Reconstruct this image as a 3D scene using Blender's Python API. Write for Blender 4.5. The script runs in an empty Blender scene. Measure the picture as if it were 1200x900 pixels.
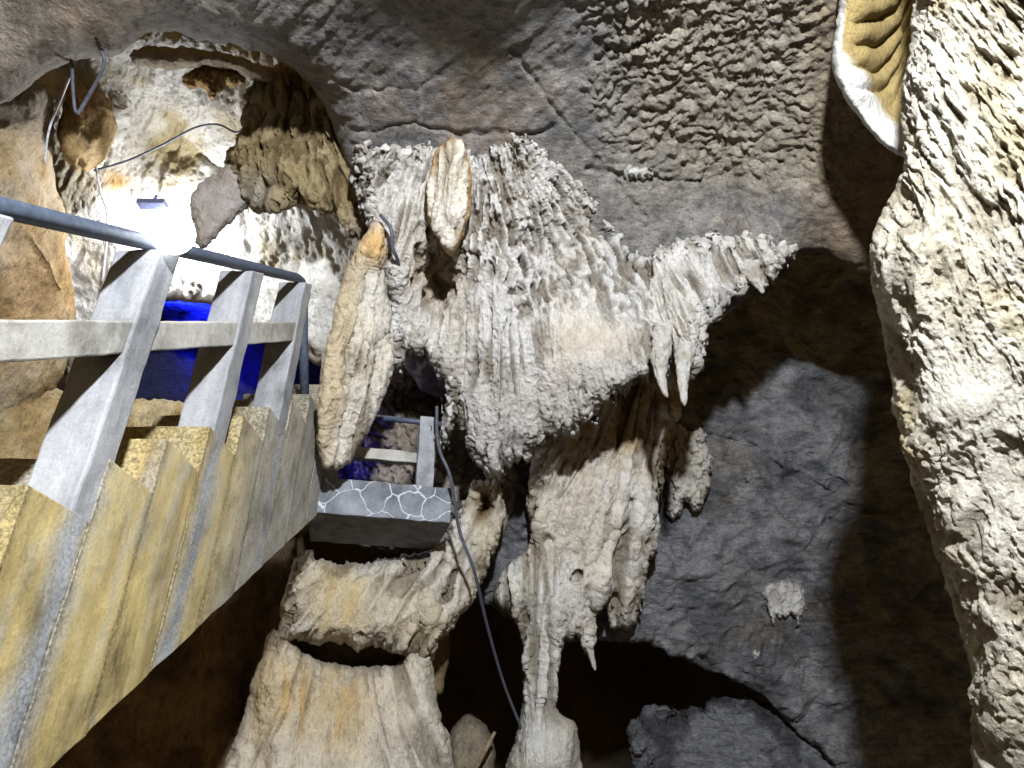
import bpy, bmesh, math, random
import numpy as np
from mathutils import Vector

random.seed(5)
scene = bpy.context.scene
COL = scene.collection

# ------------------------------------------------------------------ camera
F = 800.0
PITCH = math.radians(30)
CAM = np.array([0.0, 0.0, 1.6])
cp, sp = math.cos(PITCH), math.sin(PITCH)


def at(px, py, D):
    """point seen along a direction, D metres ahead of the viewpoint"""
    px = np.asarray(px, float); py = np.asarray(py, float); D = np.asarray(D, float)
    xc = (px - 600) / F
    yc = (450 - py) / F
    return np.stack([xc * D, (cp - yc * sp) * D, (sp + yc * cp) * D], -1) + CAM


cam = bpy.data.cameras.new('camera')
cam.sensor_width = 36.0
cam.lens = 24.0
cam.clip_start = 0.05
cam.clip_end = 200
camo = bpy.data.objects.new('camera', cam)
COL.objects.link(camo)
camo.location = CAM
camo.rotation_euler = (math.radians(90) + PITCH, 0, 0)
scene.camera = camo
scene.view_settings.view_transform = 'Standard'
scene.view_settings.look = 'None'
scene.view_settings.exposure = 0
scene.view_settings.gamma = 1

# ------------------------------------------------------------------ noise
_rng = np.random.RandomState(11)
_perm = _rng.permutation(256)
_perm = np.concatenate([_perm, _perm, _perm])
_g = _rng.normal(size=(256, 3))
_g /= np.linalg.norm(_g, axis=1)[:, None]


def _hash(i, j, k):
    return _perm[_perm[_perm[i & 255] + (j & 255)] + (k & 255)]


def perlin(p):
    p = np.asarray(p, float)
    i = np.floor(p).astype(int)
    f = p - i
    u = f * f * f * (f * (f * 6 - 15) + 10)
    out = 0
    for a in (0, 1):
        wa = u[:, 0] if a else 1 - u[:, 0]
        for b in (0, 1):
            wb = u[:, 1] if b else 1 - u[:, 1]
            for c in (0, 1):
                wc = u[:, 2] if c else 1 - u[:, 2]
                g = _g[_hash(i[:, 0] + a, i[:, 1] + b, i[:, 2] + c)]
                d = f - np.array([a, b, c])
                out = out + wa * wb * wc * np.einsum('ij,ij->i', g, d)
    return out * 1.5


def fbm(p, o=4, gain=0.5):
    s = 0; a = 1.0; t = 0
    for k in range(o):
        s = s + a * perlin(p * 2.0 ** k + 17.3 * k)
        t += a; a *= gain
    return s / t


def ridged(p, o=3, gain=0.5):
    s = 0; a = 1.0; t = 0
    for k in range(o):
        s = s + a * (1 - np.abs(perlin(p * 2.0 ** k + 31.7 * k)) * 2)
        t += a; a *= gain
    return s / t


def worley(p):
    p = np.asarray(p, float)
    i = np.floor(p).astype(int)
    f1 = np.full(len(p), 9.0); f2 = np.full(len(p), 9.0)
    for a in (-1, 0, 1):
        for b in (-1, 0, 1):
            for c in (-1, 0, 1):
                h = _hash(i[:, 0] + a, i[:, 1] + b, i[:, 2] + c)
                q = i + np.array([a, b, c]) + (_g[h] * 0.5 + 0.5)
                d = np.linalg.norm(q - p, axis=1)
                n = d < f1
                f2 = np.where(n, f1, np.minimum(f2, d))
                f1 = np.where(n, d, f1)
    return f1, f2


def sm(x, a, b):
    t = np.clip((x - a) / (b - a), 0, 1)
    return t * t * (3 - 2 * t)


def mix(a, b, t):
    a = np.asarray(a, float); b = np.asarray(b, float)
    t = np.asarray(t)[:, None]
    return a * (1 - t) + b * t


# ------------------------------------------------------------------ materials
def new_mat(name):
    m = bpy.data.materials.new(name)
    m.use_nodes = True
    nt = m.node_tree
    for n in list(nt.nodes):
        nt.nodes.remove(n)
    out = nt.nodes.new('ShaderNodeOutputMaterial')
    b = nt.nodes.new('ShaderNodeBsdfPrincipled')
    b.inputs['Roughness'].default_value = 0.85
    b.inputs['Specular IOR Level'].default_value = 0.3
    nt.links.new(b.outputs[0], out.inputs[0])
    return m, nt, b


def N(nt, t, **kw):
    n = nt.nodes.new(t)
    for k, v in kw.items():
        if k in n.inputs.keys():
            n.inputs[k].default_value = v
        else:
            setattr(n, k, v)
    return n


def ramp(nt, pts):
    r = nt.nodes.new('ShaderNodeValToRGB')
    el = r.color_ramp.elements
    while len(el) < len(pts):
        el.new(0.5)
    for e, (p, c) in zip(el, pts):
        e.position = p
        e.color = (c, c, c, 1) if isinstance(c, (int, float)) else (*c, 1)
    return r


def mapping(nt, scale, rot=(0, 0, 0)):
    tc = nt.nodes.new('ShaderNodeNewGeometry')
    mp = nt.nodes.new('ShaderNodeMapping')
    mp.inputs['Scale'].default_value = scale
    mp.inputs['Rotation'].default_value = rot
    nt.links.new(tc.outputs['Position'], mp.inputs['Vector'])
    return mp.outputs[0]


def rock_mat(name, grain=70, grain_d=0.006, streak=(45, 45, 9), streak_d=0.012, var=0.35, rot=(0, 0, 0), rough=0.88, spec=0.25):
    """limestone: geological colour from the mesh attribute, broken up by noise, with fine relief"""
    m, nt, b = new_mat(name)
    L = nt.links.new
    b.inputs['Roughness'].default_value = rough
    b.inputs['Specular IOR Level'].default_value = spec
    at_ = N(nt, 'ShaderNodeAttribute', attribute_name='rock')
    n1 = N(nt, 'ShaderNodeTexNoise', Scale=1.0, Detail=8.0, Roughness=0.65)
    L(mapping(nt, streak, rot), n1.inputs['Vector'])
    n2 = N(nt, 'ShaderNodeTexNoise', Scale=grain, Detail=6.0, Roughness=0.7)
    L(mapping(nt, (1, 1, 1)), n2.inputs['Vector'])
    n3 = N(nt, 'ShaderNodeTexNoise', Scale=7.0, Detail=8.0, Roughness=0.7)
    L(mapping(nt, (1, 1, 1)), n3.inputs['Vector'])
    r1 = ramp(nt, [(0.3, 1 - var), (0.62, 1.0 + var * 0.15)])
    L(n3.outputs[0], r1.inputs[0])
    r2 = ramp(nt, [(0.3, 1 - var * 1.3), (0.5, 1.0)])
    L(n1.outputs[0], r2.inputs[0])
    r3 = ramp(nt, [(0.3, 1 - var), (0.55, 1.0)])
    L(n2.outputs[0], r3.inputs[0])
    x1 = N(nt, 'ShaderNodeMix', data_type='RGBA', blend_type='MULTIPLY')
    x1.inputs[0].default_value = 1
    x2 = N(nt, 'ShaderNodeMix', data_type='RGBA', blend_type='MULTIPLY')
    x2.inputs[0].default_value = 1
    x3 = N(nt, 'ShaderNodeMix', data_type='RGBA', blend_type='MULTIPLY')
    x3.inputs[0].default_value = 1
    L(at_.outputs['Color'], x1.inputs[6]); L(r1.outputs[0], x1.inputs[7])
    L(x1.outputs[2], x2.inputs[6]); L(r2.outputs[0], x2.inputs[7])
    L(x2.outputs[2], x3.inputs[6]); L(r3.outputs[0], x3.inputs[7])
    L(x3.outputs[2], b.inputs['Base Color'])
    b1 = N(nt, 'ShaderNodeBump', Strength=1.0, Distance=streak_d)
    L(n1.outputs[0], b1.inputs['Height'])
    b2 = N(nt, 'ShaderNodeBump', Strength=1.0, Distance=grain_d)
    L(n2.outputs[0], b2.inputs['Height']); L(b1.outputs[0], b2.inputs['Normal'])
    L(b2.outputs[0], b.inputs['Normal'])
    return m


M_FLOW = rock_mat('pale_flowstone', 90, 0.009, (60, 60, 12), 0.022, 0.22)
M_CRUST = rock_mat('crusted_limestone', 110, 0.011, (45, 45, 22), 0.028, 0.24)
M_GREY = rock_mat('grey_limestone', 60, 0.012, (10, 22, 30), 0.03, 0.45, (0.3, 0.5, 0.4), 0.75, 0.35)
M_WALL = rock_mat('dark_limestone', 55, 0.014, (5, 9, 24), 0.07, 0.5, (0.0, 0.35, 0.0), 0.7, 0.4)
M_TAN = rock_mat('tan_limestone', 70, 0.010, (28, 28, 12), 0.03, 0.38)


def concrete(name, base, stain, light, streaks=True, cells=False, stripes=False):
    m, nt, b = new_mat(name)
    L = nt.links.new
    n1 = N(nt, 'ShaderNodeTexNoise', Scale=1.0, Detail=8.0, Roughness=0.65)
    L(mapping(nt, (9, 9, 1.1) if streaks else (6, 6, 6)), n1.inputs['Vector'])
    n2 = N(nt, 'ShaderNodeTexNoise', Scale=80.0, Detail=8.0, Roughness=0.8)
    L(mapping(nt, (1, 1, 1)), n2.inputs['Vector'])
    n3 = N(nt, 'ShaderNodeTexNoise', Scale=3.4, Detail=9.0, Roughness=0.7)
    L(mapping(nt, (1, 1, 0.8)), n3.inputs['Vector'])
    r = ramp(nt, [(0.30, stain), (0.52, base), (0.72, light)])
    L(n1.outputs[0], r.inputs[0])
    col = r.outputs[0]
    if stripes:
        # grey cement washed down the cheek below every baluster, bare grey near the head of the flight
        geo = N(nt, 'ShaderNodeNewGeometry')
        sx = N(nt, 'ShaderNodeSeparateXYZ'); L(geo.outputs['Position'], sx.inputs[0])
        jit = N(nt, 'ShaderNodeMath', operation='MULTIPLY_ADD'); jit.inputs[1].default_value = 0.22
        L(n3.outputs[0], jit.inputs[0]); L(sx.outputs['Y'], jit.inputs[2])
        su = N(nt, 'ShaderNodeMath', operation='SUBTRACT'); L(jit.outputs[0], su.inputs[0]); su.inputs[1].default_value = 1.79 + 0.05 + 0.11 - 0.345
        md = N(nt, 'ShaderNodeMath', operation='FLOORED_MODULO'); L(su.outputs[0], md.inputs[0]); md.inputs[1].default_value = 0.69
        s2 = N(nt, 'ShaderNodeMath', operation='SUBTRACT'); L(md.outputs[0], s2.inputs[0]); s2.inputs[1].default_value = 0.345
        ab = N(nt, 'ShaderNodeMath', operation='ABSOLUTE'); L(s2.outputs[0], ab.inputs[0])
        rs = ramp(nt, [(0.012, 0.9), (0.105, 0.0)]); L(ab.outputs[0], rs.inputs[0])
        mr = N(nt, 'ShaderNodeMapRange'); mr.inputs['From Min'].default_value = 2.75; mr.inputs['From Max'].default_value = 3.15
        L(jit.outputs[0], mr.inputs['Value'])
        mx = N(nt, 'ShaderNodeMath', operation='MAXIMUM'); L(rs.outputs[0], mx.inputs[0])
        m8 = N(nt, 'ShaderNodeMath', operation='MULTIPLY'); L(mr.outputs[0], m8.inputs[0]); m8.inputs[1].default_value = 0.6
        L(m8.outputs[0], mx.inputs[1])
        grey = ramp(nt, [(0.35, (0.15, 0.17, 0.20)), (0.62, (0.36, 0.39, 0.43))]); L(n2.outputs[0], grey.inputs[0])
        mm = N(nt, 'ShaderNodeMix', data_type='RGBA'); L(mx.outputs[0], mm.inputs[0]); L(col, mm.inputs[6]); L(grey.outputs[0], mm.inputs[7])
        col = mm.outputs[2]
    if stripes:
        n4 = N(nt, 'ShaderNodeTexNoise', Scale=1.0, Detail=9.0, Roughness=0.7)
        L(mapping(nt, (5, 5, 1.6), (0.35, 0, 0)), n4.inputs['Vector'])
        r4 = ramp(nt, [(0.50, 0.0), (0.66, 0.75)]); L(n4.outputs[0], r4.inputs[0])
        mg = N(nt, 'ShaderNodeMix', data_type='RGBA'); L(r4.outputs[0], mg.inputs[0]); L(col, mg.inputs[6]); mg.inputs[7].default_value = (0.33, 0.335, 0.32, 1)
        r5 = ramp(nt, [(0.33, 0.8), (0.43, 0.0)]); L(n4.outputs[0], r5.inputs[0])
        mh = N(nt, 'ShaderNodeMix', data_type='RGBA'); L(r5.outputs[0], mh.inputs[0]); L(mg.outputs[2], mh.inputs[6]); mh.inputs[7].default_value = (0.17, 0.12, 0.05, 1)
        col = mh.outputs[2]
        # dirt packed in the joints between the cast steps
        j1 = N(nt, 'ShaderNodeMath', operation='SUBTRACT'); L(sx.outputs['Y'], j1.inputs[0]); j1.inputs[1].default_value = 2.157 - .14 - 2.8
        j2 = N(nt, 'ShaderNodeMath', operation='FLOORED_MODULO'); L(j1.outputs[0], j2.inputs[0]); j2.inputs[1].default_value = 0.28
        j3 = N(nt, 'ShaderNodeMath', operation='SUBTRACT'); L(j2.outputs[0], j3.inputs[0]); j3.inputs[1].default_value = 0.14
        j4 = N(nt, 'ShaderNodeMath', operation='ABSOLUTE'); L(j3.outputs[0], j4.inputs[0])
        rj = ramp(nt, [(0.005, 0.85), (0.022, 0.0)]); L(j4.outputs[0], rj.inputs[0])
        rk = ramp(nt, [(0.40, 1.0), (0.60, 0.15)]); L(n2.outputs[0], rk.inputs[0])
        jm = N(nt, 'ShaderNodeMath', operation='MULTIPLY'); L(rj.outputs[0], jm.inputs[0]); L(rk.outputs[0], jm.inputs[1])
        mj = N(nt, 'ShaderNodeMix', data_type='RGBA'); L(jm.outputs[0], mj.inputs[0]); L(col, mj.inputs[6]); mj.inputs[7].default_value = (0.10, 0.075, 0.04, 1)
        col = mj.outputs[2]
    r2 = ramp(nt, [(0.28, 0.66), (0.55, 1.05)]); L(n2.outputs[0], r2.inputs[0])
    x = N(nt, 'ShaderNodeMix', data_type='RGBA', blend_type='MULTIPLY'); x.inputs[0].default_value = 0.8
    L(col, x.inputs[6]); L(r2.outputs[0], x.inputs[7])
    r3 = ramp(nt, [(0.34, 0.42), (0.47, 0.85), (0.62, 1.08)]); L(n3.outputs[0], r3.inputs[0])
    y = N(nt, 'ShaderNodeMix', data_type='RGBA', blend_type='MULTIPLY'); y.inputs[0].default_value = 0.9
    L(x.outputs[2], y.inputs[6]); L(r3.outputs[0], y.inputs[7])
    col = y.outputs[2]
    hgt = n2.outputs[0]
    bp = N(nt, 'ShaderNodeBump', Strength=0.7, Distance=0.004)
    L(hgt, bp.inputs['Height'])
    nrm = bp.outputs[0]
    if cells:
        # white mortar lines of crazy paving on the slab edge
        w = N(nt, 'ShaderNodeTexNoise', Scale=9.0, Detail=3.0)
        g = mapping(nt, (1, 1, 1)); L(g, w.inputs['Vector'])
        ad = N(nt, 'ShaderNodeMix', data_type='RGBA', blend_type='LINEAR_LIGHT'); ad.inputs[0].default_value = 0.045
        L(g, ad.inputs[6]); L(w.outputs['Color'], ad.inputs[7])
        v = N(nt, 'ShaderNodeTexVoronoi', feature='DISTANCE_TO_EDGE', Scale=6.0); L(ad.outputs[2], v.inputs['Vector'])
        rv = ramp(nt, [(0.014, 1.0), (0.040, 0.0)]); L(v.outputs[0], rv.inputs[0])
        ge = N(nt, 'ShaderNodeNewGeometry'); sz = N(nt, 'ShaderNodeSeparateXYZ'); L(ge.outputs['Normal'], sz.inputs[0])
        az = N(nt, 'ShaderNodeMath', operation='ABSOLUTE'); L(sz.outputs['Z'], az.inputs[0])
        rz = ramp(nt, [(0.35, 1.0), (0.6, 0.0)]); L(az.outputs[0], rz.inputs[0])   # mortar only on the upright faces
        fm = N(nt, 'ShaderNodeMath', operation='MULTIPLY'); L(rv.outputs[0], fm.inputs[0]); L(rz.outputs[0], fm.inputs[1])
        mm = N(nt, 'ShaderNodeMix', data_type='RGBA'); L(fm.outputs[0], mm.inputs[0]); L(col, mm.inputs[6]); mm.inputs[7].default_value = (0.40, 0.43, 0.48, 1)
        col = mm.outputs[2]
        b2 = N(nt, 'ShaderNodeBump', Strength=0.8, Distance=0.008); L(rv.outputs[0], b2.inputs['Height']); L(nrm, b2.inputs['Normal'])
        nrm = b2.outputs[0]
    L(col, b.inputs['Base Color']); L(nrm, b.inputs['Normal'])
    return m


M_STEP = concrete('stained_concrete', (0.44, 0.345, 0.145), (0.23, 0.17, 0.07), (0.50, 0.43, 0.25), stripes=True)
M_POST = concrete('pale_concrete', (0.27, 0.275, 0.285), (0.16, 0.168, 0.185), (0.35, 0.355, 0.36))
M_RAIL = concrete('weathered_concrete', (0.36, 0.35, 0.32), (0.22, 0.205, 0.175), (0.44, 0.435, 0.42), streaks=False)
M_SLAB = concrete('paved_concrete', (0.17, 0.18, 0.205), (0.11, 0.12, 0.135), (0.24, 0.255, 0.28), streaks=False, cells=True)
M_SLABG = concrete('grey_concrete', (0.30, 0.31, 0.33), (0.20, 0.21, 0.22), (0.40, 0.41, 0.43), streaks=False)


def plain(name, c, rough=0.6, metal=0.0, var=0.3, scale=40):
    m, nt, b = new_mat(name)
    L = nt.links.new
    n = N(nt, 'ShaderNodeTexNoise', Scale=scale, Detail=6.0)
    L(mapping(nt, (1, 1, 1)), n.inputs['Vector'])
    r = ramp(nt, [(0.3, tuple(x * (1 - var) for x in c)), (0.7, tuple(min(1, x * (1 + var)) for x in c))])
    L(n.outputs[0], r.inputs[0]); L(r.outputs[0], b.inputs['Base Color'])
    b.inputs['Roughness'].default_value = rough
    b.inputs['Metallic'].default_value = metal
    bp = N(nt, 'ShaderNodeBump', Strength=0.4, Distance=0.002); L(n.outputs[0], bp.inputs['Height']); L(bp.outputs[0], b.inputs['Normal'])
    return m


M_PIPE = plain('painted_steel_pipe', (0.055, 0.07, 0.10), 0.5, 0.1)
M_CABLE = plain('grey_cable', (0.06, 0.065, 0.085), 0.5)
M_WIRE = plain('pale_wire', (0.40, 0.40, 0.44), 0.5)
M_SOCKET = plain('lamp_socket_plastic', (0.08, 0.09, 0.16), 0.4)
M_WOOD = plain('dry_stick', (0.22, 0.17, 0.11), 0.9)


def emis(name, c, s):
    m, nt, b = new_mat(name)
    n = N(nt, 'ShaderNodeTexNoise', Scale=5.0)
    b.inputs['Base Color'].default_value = (*c, 1)
    b.inputs['Emission Color'].default_value = (*c, 1)
    b.inputs['Emission Strength'].default_value = s
    return m


M_BULB = emis('lit_bulb_glass', (0.93, 0.96, 1.0), 11)
M_BLUE = emis('blue_led', (0.02, 0.03, 1.0), 6)


# ------------------------------------------------------------------ tagging
def tag(o, label=None, cat=None, group=None, kind=None):
    if label: o['label'] = label
    if cat: o['category'] = cat
    if group: o['group'] = group
    if kind: o['kind'] = kind
    return o


def link(o, parent=None):
    COL.objects.link(o)
    if parent is not None:
        o.parent = parent
    return o


def empty(name, loc, label, cat, group=None):
    o = bpy.data.objects.new(name, None)
    o.empty_display_size = 0.1
    COL.objects.link(o)
    o.location = loc
    return tag(o, label, cat, group)


# ------------------------------------------------------------------ rock bodies
def rbf(ctrl, U, V):
    c = np.array(ctrl, float)
    P = c[:, :2] / 500.0
    n = len(P)
    d = np.linalg.norm(P[:, None] - P[None], axis=2)
    K = d + np.eye(n) * 0.02
    if n >= 3:
        A = np.zeros((n + 3, n + 3))
        A[:n, :n] = K; A[:n, n] = 1; A[:n, n + 1:] = P
        A[n, :n] = 1; A[n + 1:, :n] = P.T
        A += np.eye(n + 3) * 1e-9
        w = np.linalg.solve(A, np.concatenate([c[:, 2], [0, 0, 0]]))
        X = np.stack([U.ravel(), V.ravel()], 1) / 500.0
        r = np.linalg.norm(X[:, None] - P[None], axis=2) @ w[:n] + w[n] + X @ w[n + 1:]
    else:
        r = np.full(U.size, c[:, 2].mean())
    return r.reshape(U.shape)


def chaikin(p, n=1):
    p = np.array(p, float)
    for _ in range(n):
        q = np.roll(p, -1, 0)
        p = np.stack([p * .75 + q * .25, p * .25 + q * .75], 1).reshape(-1, 2)
    return p


def sdf_poly(poly, X):
    """signed distance, positive inside"""
    x, y = X[:, 0], X[:, 1]
    inside = np.zeros(len(X), bool)
    dmin = np.full(len(X), 1e9)
    n = len(poly)
    for k in range(n):
        a = poly[k]; b = poly[(k + 1) % n]
        ab = b - a
        L2 = ab @ ab + 1e-9
        t = np.clip(((x - a[0]) * ab[0] + (y - a[1]) * ab[1]) / L2, 0, 1)
        dx = x - a[0] - t * ab[0]; dy = y - a[1] - t * ab[1]
        dmin = np.minimum(dmin, dx * dx + dy * dy)
        cond = ((a[1] > y) != (b[1] > y)) & (x < (b[0] - a[0]) * (y - a[1]) / (b[1] - a[1] + 1e-12) + a[0])
        inside ^= cond
    d = np.sqrt(dmin)
    return np.where(inside, d, -d)


def segdist(U, V, pts):
    d = np.full(U.shape, 1e9)
    for a, b in zip(pts[:-1], pts[1:]):
        a = np.array(a, float); b = np.array(b, float)
        ab = b - a
        t = np.clip(((U - a[0]) * ab[0] + (V - a[1]) * ab[1]) / (ab @ ab), 0, 1)
        d = np.minimum(d, np.hypot(U - a[0] - t * ab[0], V - a[1] - t * ab[1]))
    return d


def body(name, poly, ctrl, T, R, mat, color, relief, step=2.0, edge=(4, 0.05), smooth=1, back=0.25,
         bumps=(), cracks=(), tmod=None, parent=None, seed=0, label=None, cat=None, group=None, kind=None):
    """a closed rock volume: rounded outline, front surface with real relief, plain rear"""
    poly = chaikin(poly, smooth) if smooth else np.array(poly, float)
    pad = 3 * step + edge[0]
    xs = np.arange(poly[:, 0].min() - pad, poly[:, 0].max() + pad, step)
    ys = np.arange(poly[:, 1].min() - pad, poly[:, 1].max() + pad, step)
    U, V = np.meshgrid(xs, ys)
    X = np.stack([U.ravel(), V.ravel()], 1)
    s = sdf_poly(poly, X)
    if edge[0]:
        q = np.stack([X[:, 0] * edge[1], X[:, 1] * edge[1] * (edge[2] if len(edge) > 2 else 0.6), np.full(len(X), seed * 3.7)], 1)
        s = s + edge[0] * fbm(q, 4, 0.6) * 1.6
    s = s.reshape(U.shape)
    gy, gx = np.gradient(s, step)
    g2 = gx * gx + gy * gy + 1e-3
    out = s <= 0
    near = out
    mv = np.where(near, np.clip(-s / g2, 0, 1.5 * step), 0)
    U2 = U + gx * mv; V2 = V + gy * mv
    d = np.clip(s, 0, None)
    Rm = R
    q = 1 - (1 - np.minimum(d / Rm, 1)) ** 2
    prof = np.sqrt(np.clip(q, 0, 1))
    D0 = rbf(ctrl, U2, V2)
    tm = T if tmod is None else T * tmod(U2, V2)
    D = D0 - tm * prof
    for (bx_, by_, rx, ry, am) in bumps:
        D = D - am * np.exp(-(((U2 - bx_) / rx) ** 2 + ((V2 - by_) / ry) ** 2)) * np.minimum(d / 12, 1)
    for pts, w, am in cracks:
        wob = fbm(np.stack([U2.ravel() * .03, V2.ravel() * .03, np.full(U.size, 5.0)], 1), 3).reshape(U.shape) * 14
        D = D + am * np.exp(-(segdist(U2 + wob, V2 + wob, pts) / w) ** 2)
    P = at(U2, V2, D)
    tu = np.gradient(P, axis=1); tv = np.gradient(P, axis=0)
    nr = np.cross(tv, tu)
    nr /= np.linalg.norm(nr, axis=2)[..., None] + 1e-12
    view = CAM - P
    sg = np.sign((nr * view).sum(2)); sg[sg == 0] = 1
    nr *= sg[..., None]
    fade = np.clip(d / 10.0, 0.0, 1)
    flat = P.reshape(-1, 3)
    env = dict(u=U2.ravel(), v=V2.ravel(), d=d.ravel(), P=flat)
    h = relief(flat, env)
    env['h'] = h
    P = P + nr * (h.reshape(U.shape) * fade)[..., None]
    Pb = at(U2, V2, D0 + back * prof)
    c = np.clip(color(flat, env), 0.005, 0.95)
    # faces
    ins = ~out
    cell = ins[:-1, :-1] | ins[1:, :-1] | ins[:-1, 1:] | ins[1:, 1:]
    idx = np.arange(U.size).reshape(U.shape)
    a = idx[:-1, :-1][cell]; b_ = idx[:-1, 1:][cell]; c_ = idx[1:, 1:][cell]; d_ = idx[1:, :-1][cell]
    fr = np.stack([a, d_, c_, b_], 1)
    bidx = np.where(out, idx, idx + U.size)
    a2 = bidx[:-1, :-1][cell]; b2 = bidx[:-1, 1:][cell]; c2 = bidx[1:, 1:][cell]; d2 = bidx[1:, :-1][cell]
    allout = None
    bk = np.stack([a2, b2, c2, d2], 1)
    faces = np.concatenate([fr, bk])
    verts = np.concatenate([P.reshape(-1, 3), Pb.reshape(-1, 3)])
    cols = np.concatenate([c, c * 0.8])
    used = np.unique(faces)
    remap = np.full(len(verts), -1); remap[used] = np.arange(len(used))
    faces = remap[faces]; verts = verts[used]; cols = cols[used]
    o = mesh_np(name, verts, faces, mat, cols, parent)
    tag(o, label, cat, group, kind)
    return o


def mesh_np(name, verts, faces, mat, cols=None, parent=None, smooth=True, origin=True):
    me = bpy.data.meshes.new(name)
    org = np.zeros(3)
    if origin and parent is None:
        org = np.array([verts[:, 0].mean(), verts[:, 1].mean(), verts[:, 2].min()])
    v = verts - org
    me.vertices.add(len(v)); me.vertices.foreach_set('co', v.astype(np.float32).ravel())
    me.loops.add(faces.size); me.loops.foreach_set('vertex_index', faces.astype(np.int32).ravel())
    me.polygons.add(len(faces))
    k = faces.shape[1]
    me.polygons.foreach_set('loop_start', (np.arange(len(faces)) * k).astype(np.int32))
    me.polygons.foreach_set('loop_total', np.full(len(faces), k, np.int32))
    me.polygons.foreach_set('use_smooth', np.full(len(faces), smooth, bool))
    if cols is not None:
        at_ = me.attributes.new('rock', 'FLOAT_COLOR', 'POINT')
        at_.data.foreach_set('color', np.concatenate([cols, np.ones((len(cols), 1))], 1).astype(np.float32).ravel())
    me.update(); me.validate()
    me.materials.append(mat)
    o = bpy.data.objects.new(name, me)
    o.location = org
    link(o, parent)
    return o


Z = np.array
# relief functions: world-space, gravity aligned


def r_flute(amp=0.03, f=9, st=0.16, crust=0.012, cf=22, big=0.06, bf=1.8, off=0.0):
    def fn(P, e):
        w = fbm(P * 2.5 + off, 3)[:, None] * np.array([0.22, 0.22, 0.05])
        Q = (P + w) * np.array([f, f, f * st]) + off
        a = ridged(Q, 3, 0.55)
        b = ridged((P + w * .6) * np.array([cf, cf, cf * .35]) + off + 9, 3, 0.6)
        c = fbm(P * bf + off, 3)
        return big * c + amp * (a - 0.6) + crust * (b - 0.55)
    return fn


def r_crust(amp=0.04, f=10, st=0.35, fine=0.02, ff=26, big=0.08, off=0.0, lean=(0, 0)):
    """crusted flowstone: sharp leaf-like ridges with dark slots between them"""
    def fn(P, e):
        w = fbm(P * 4 + off, 3)[:, None] * np.array([0.10, 0.10, 0.06])
        G = P + w
        G = np.stack([G[:, 0] + lean[0] * G[:, 2], G[:, 1] + lean[1] * G[:, 2], G[:, 2]], 1)
        a = np.abs(perlin(G * np.array([f, f, f * st]) + off)) * 2
        a2 = np.abs(perlin(G * np.array([f * 2.1, f * 2.1, f * 2.1 * st]) + off + 4)) * 2
        sl = -np.exp(-(a / 0.16) ** 2) * 1.0 - 0.6 * np.exp(-(a2 / 0.2) ** 2)
        b = ridged(P * np.array([ff, ff, ff * .5]) + off + 9, 3, 0.6)
        c = fbm(P * 1.8 + off, 3)
        return big * c + amp * sl + amp * 0.7 * perlin(G * np.array([f * .6, f * .6, f * .25])) + fine * (b - 0.55)
    return fn


def r_rock(amp=0.05, f=1.6, fine=0.02, ff=8, cr=0.0, cf=3, aniso=(1, 1, 1)):
    an = np.array(aniso, float)
    def fn(P, e):
        c = fbm(P * f, 4)
        b = fbm(P * ff * an + 3, 5, 0.62)
        h = amp * c + fine * b
        if cr:
            f1, f2 = worley((P + 0.1 * fbm(P * 4, 2)[:, None]) * cf * an)
            h = h + cr * (np.minimum(f2 - f1, 0.35) / 0.35 - 1) + cr * .8 * (f1 - .5)
        return h
    return fn


def fan(e, ax, ay, D=4.6, R=300):
    """metric coordinates across / along the flow that runs away from an apex"""
    u = e['u'] - ax; v = e['v'] - ay
    r = np.hypot(u, v)
    ph = np.arctan2(u, np.maximum(v, 1e-3))
    return ph * R * D / F, r * D / F


def slot(a, b, f, asp, thr, w, off):
    q = np.stack([a * f + off, b * f * asp, np.full(len(a), off * 1.37)], 1)
    q[:, 0] += 0.55 * perlin(np.stack([a * f * .35, b * f * asp * 1.2, np.full(len(a), off + 3.)], 1))
    n = perlin(q)
    q2 = q * np.array([1.3, .8, 1]) + 21.0
    line = .75 * np.exp(-(perlin(q2) / .05) ** 2) * sm(perlin(q2 * np.array([.6, 2.0, 1]) + 5), .08, .25)
    return np.clip(sm(-n, thr - w, thr + w) + line, 0, 1)


def r_slots(apex, D=4.6, R=300, f=9, asp=.16, thr=.36, amp=.05, f2=20, thr2=.38, amp2=.028, f3=48, amp3=.012, pipe=.03, pf=5, big=.06, bf=1.8, off=0.0, grain=.010, mask=None, gate=1.0):
    """flowstone: gravity-led pipes, cut by deep narrow slots and fine pits"""
    def fn(P, e):
        a, b = fan(e, apex[0], apex[1], D, R)
        g = sm(fbm(P * 2.6 + off + 50, 3), -.22, .18) * gate + (1 - gate)
        s1 = slot(a, b, f, asp, thr - .08, .06, 3.1 + off) * g
        s2 = slot(a, b, f2, asp * 1.15, thr2 - .08, .07, 7.7 + off) * (0.35 + .65 * g)
        s3 = slot(a, b, f3, .42, .34, .14, 11.9 + off)
        q = np.stack([a * pf, b * pf * .13, np.full(len(a), off)], 1)
        q[:, 0] += .5 * fbm(np.stack([a * 3, b * 1.2, np.full(len(a), off + 1)], 1), 2)
        p = 1 - np.abs(perlin(q)) * 2
        p2 = 1 - np.abs(perlin(q * np.array([2.3, 1.6, 1]) + 5)) * 2
        m = 1.0 if mask is None else mask(e)
        e['slot'] = np.clip(s1 + .8 * s2 + .35 * s3, 0, 1) * m
        return big * fbm(P * bf + off, 3) + m * (pipe * (p + .5 * p2) - amp * s1 - amp2 * s2 - amp3 * s3 + .012 * fbm(P * 16 + off, 3)) + grain * fbm(P * 60 + off, 3, .7)
    return fn


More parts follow.
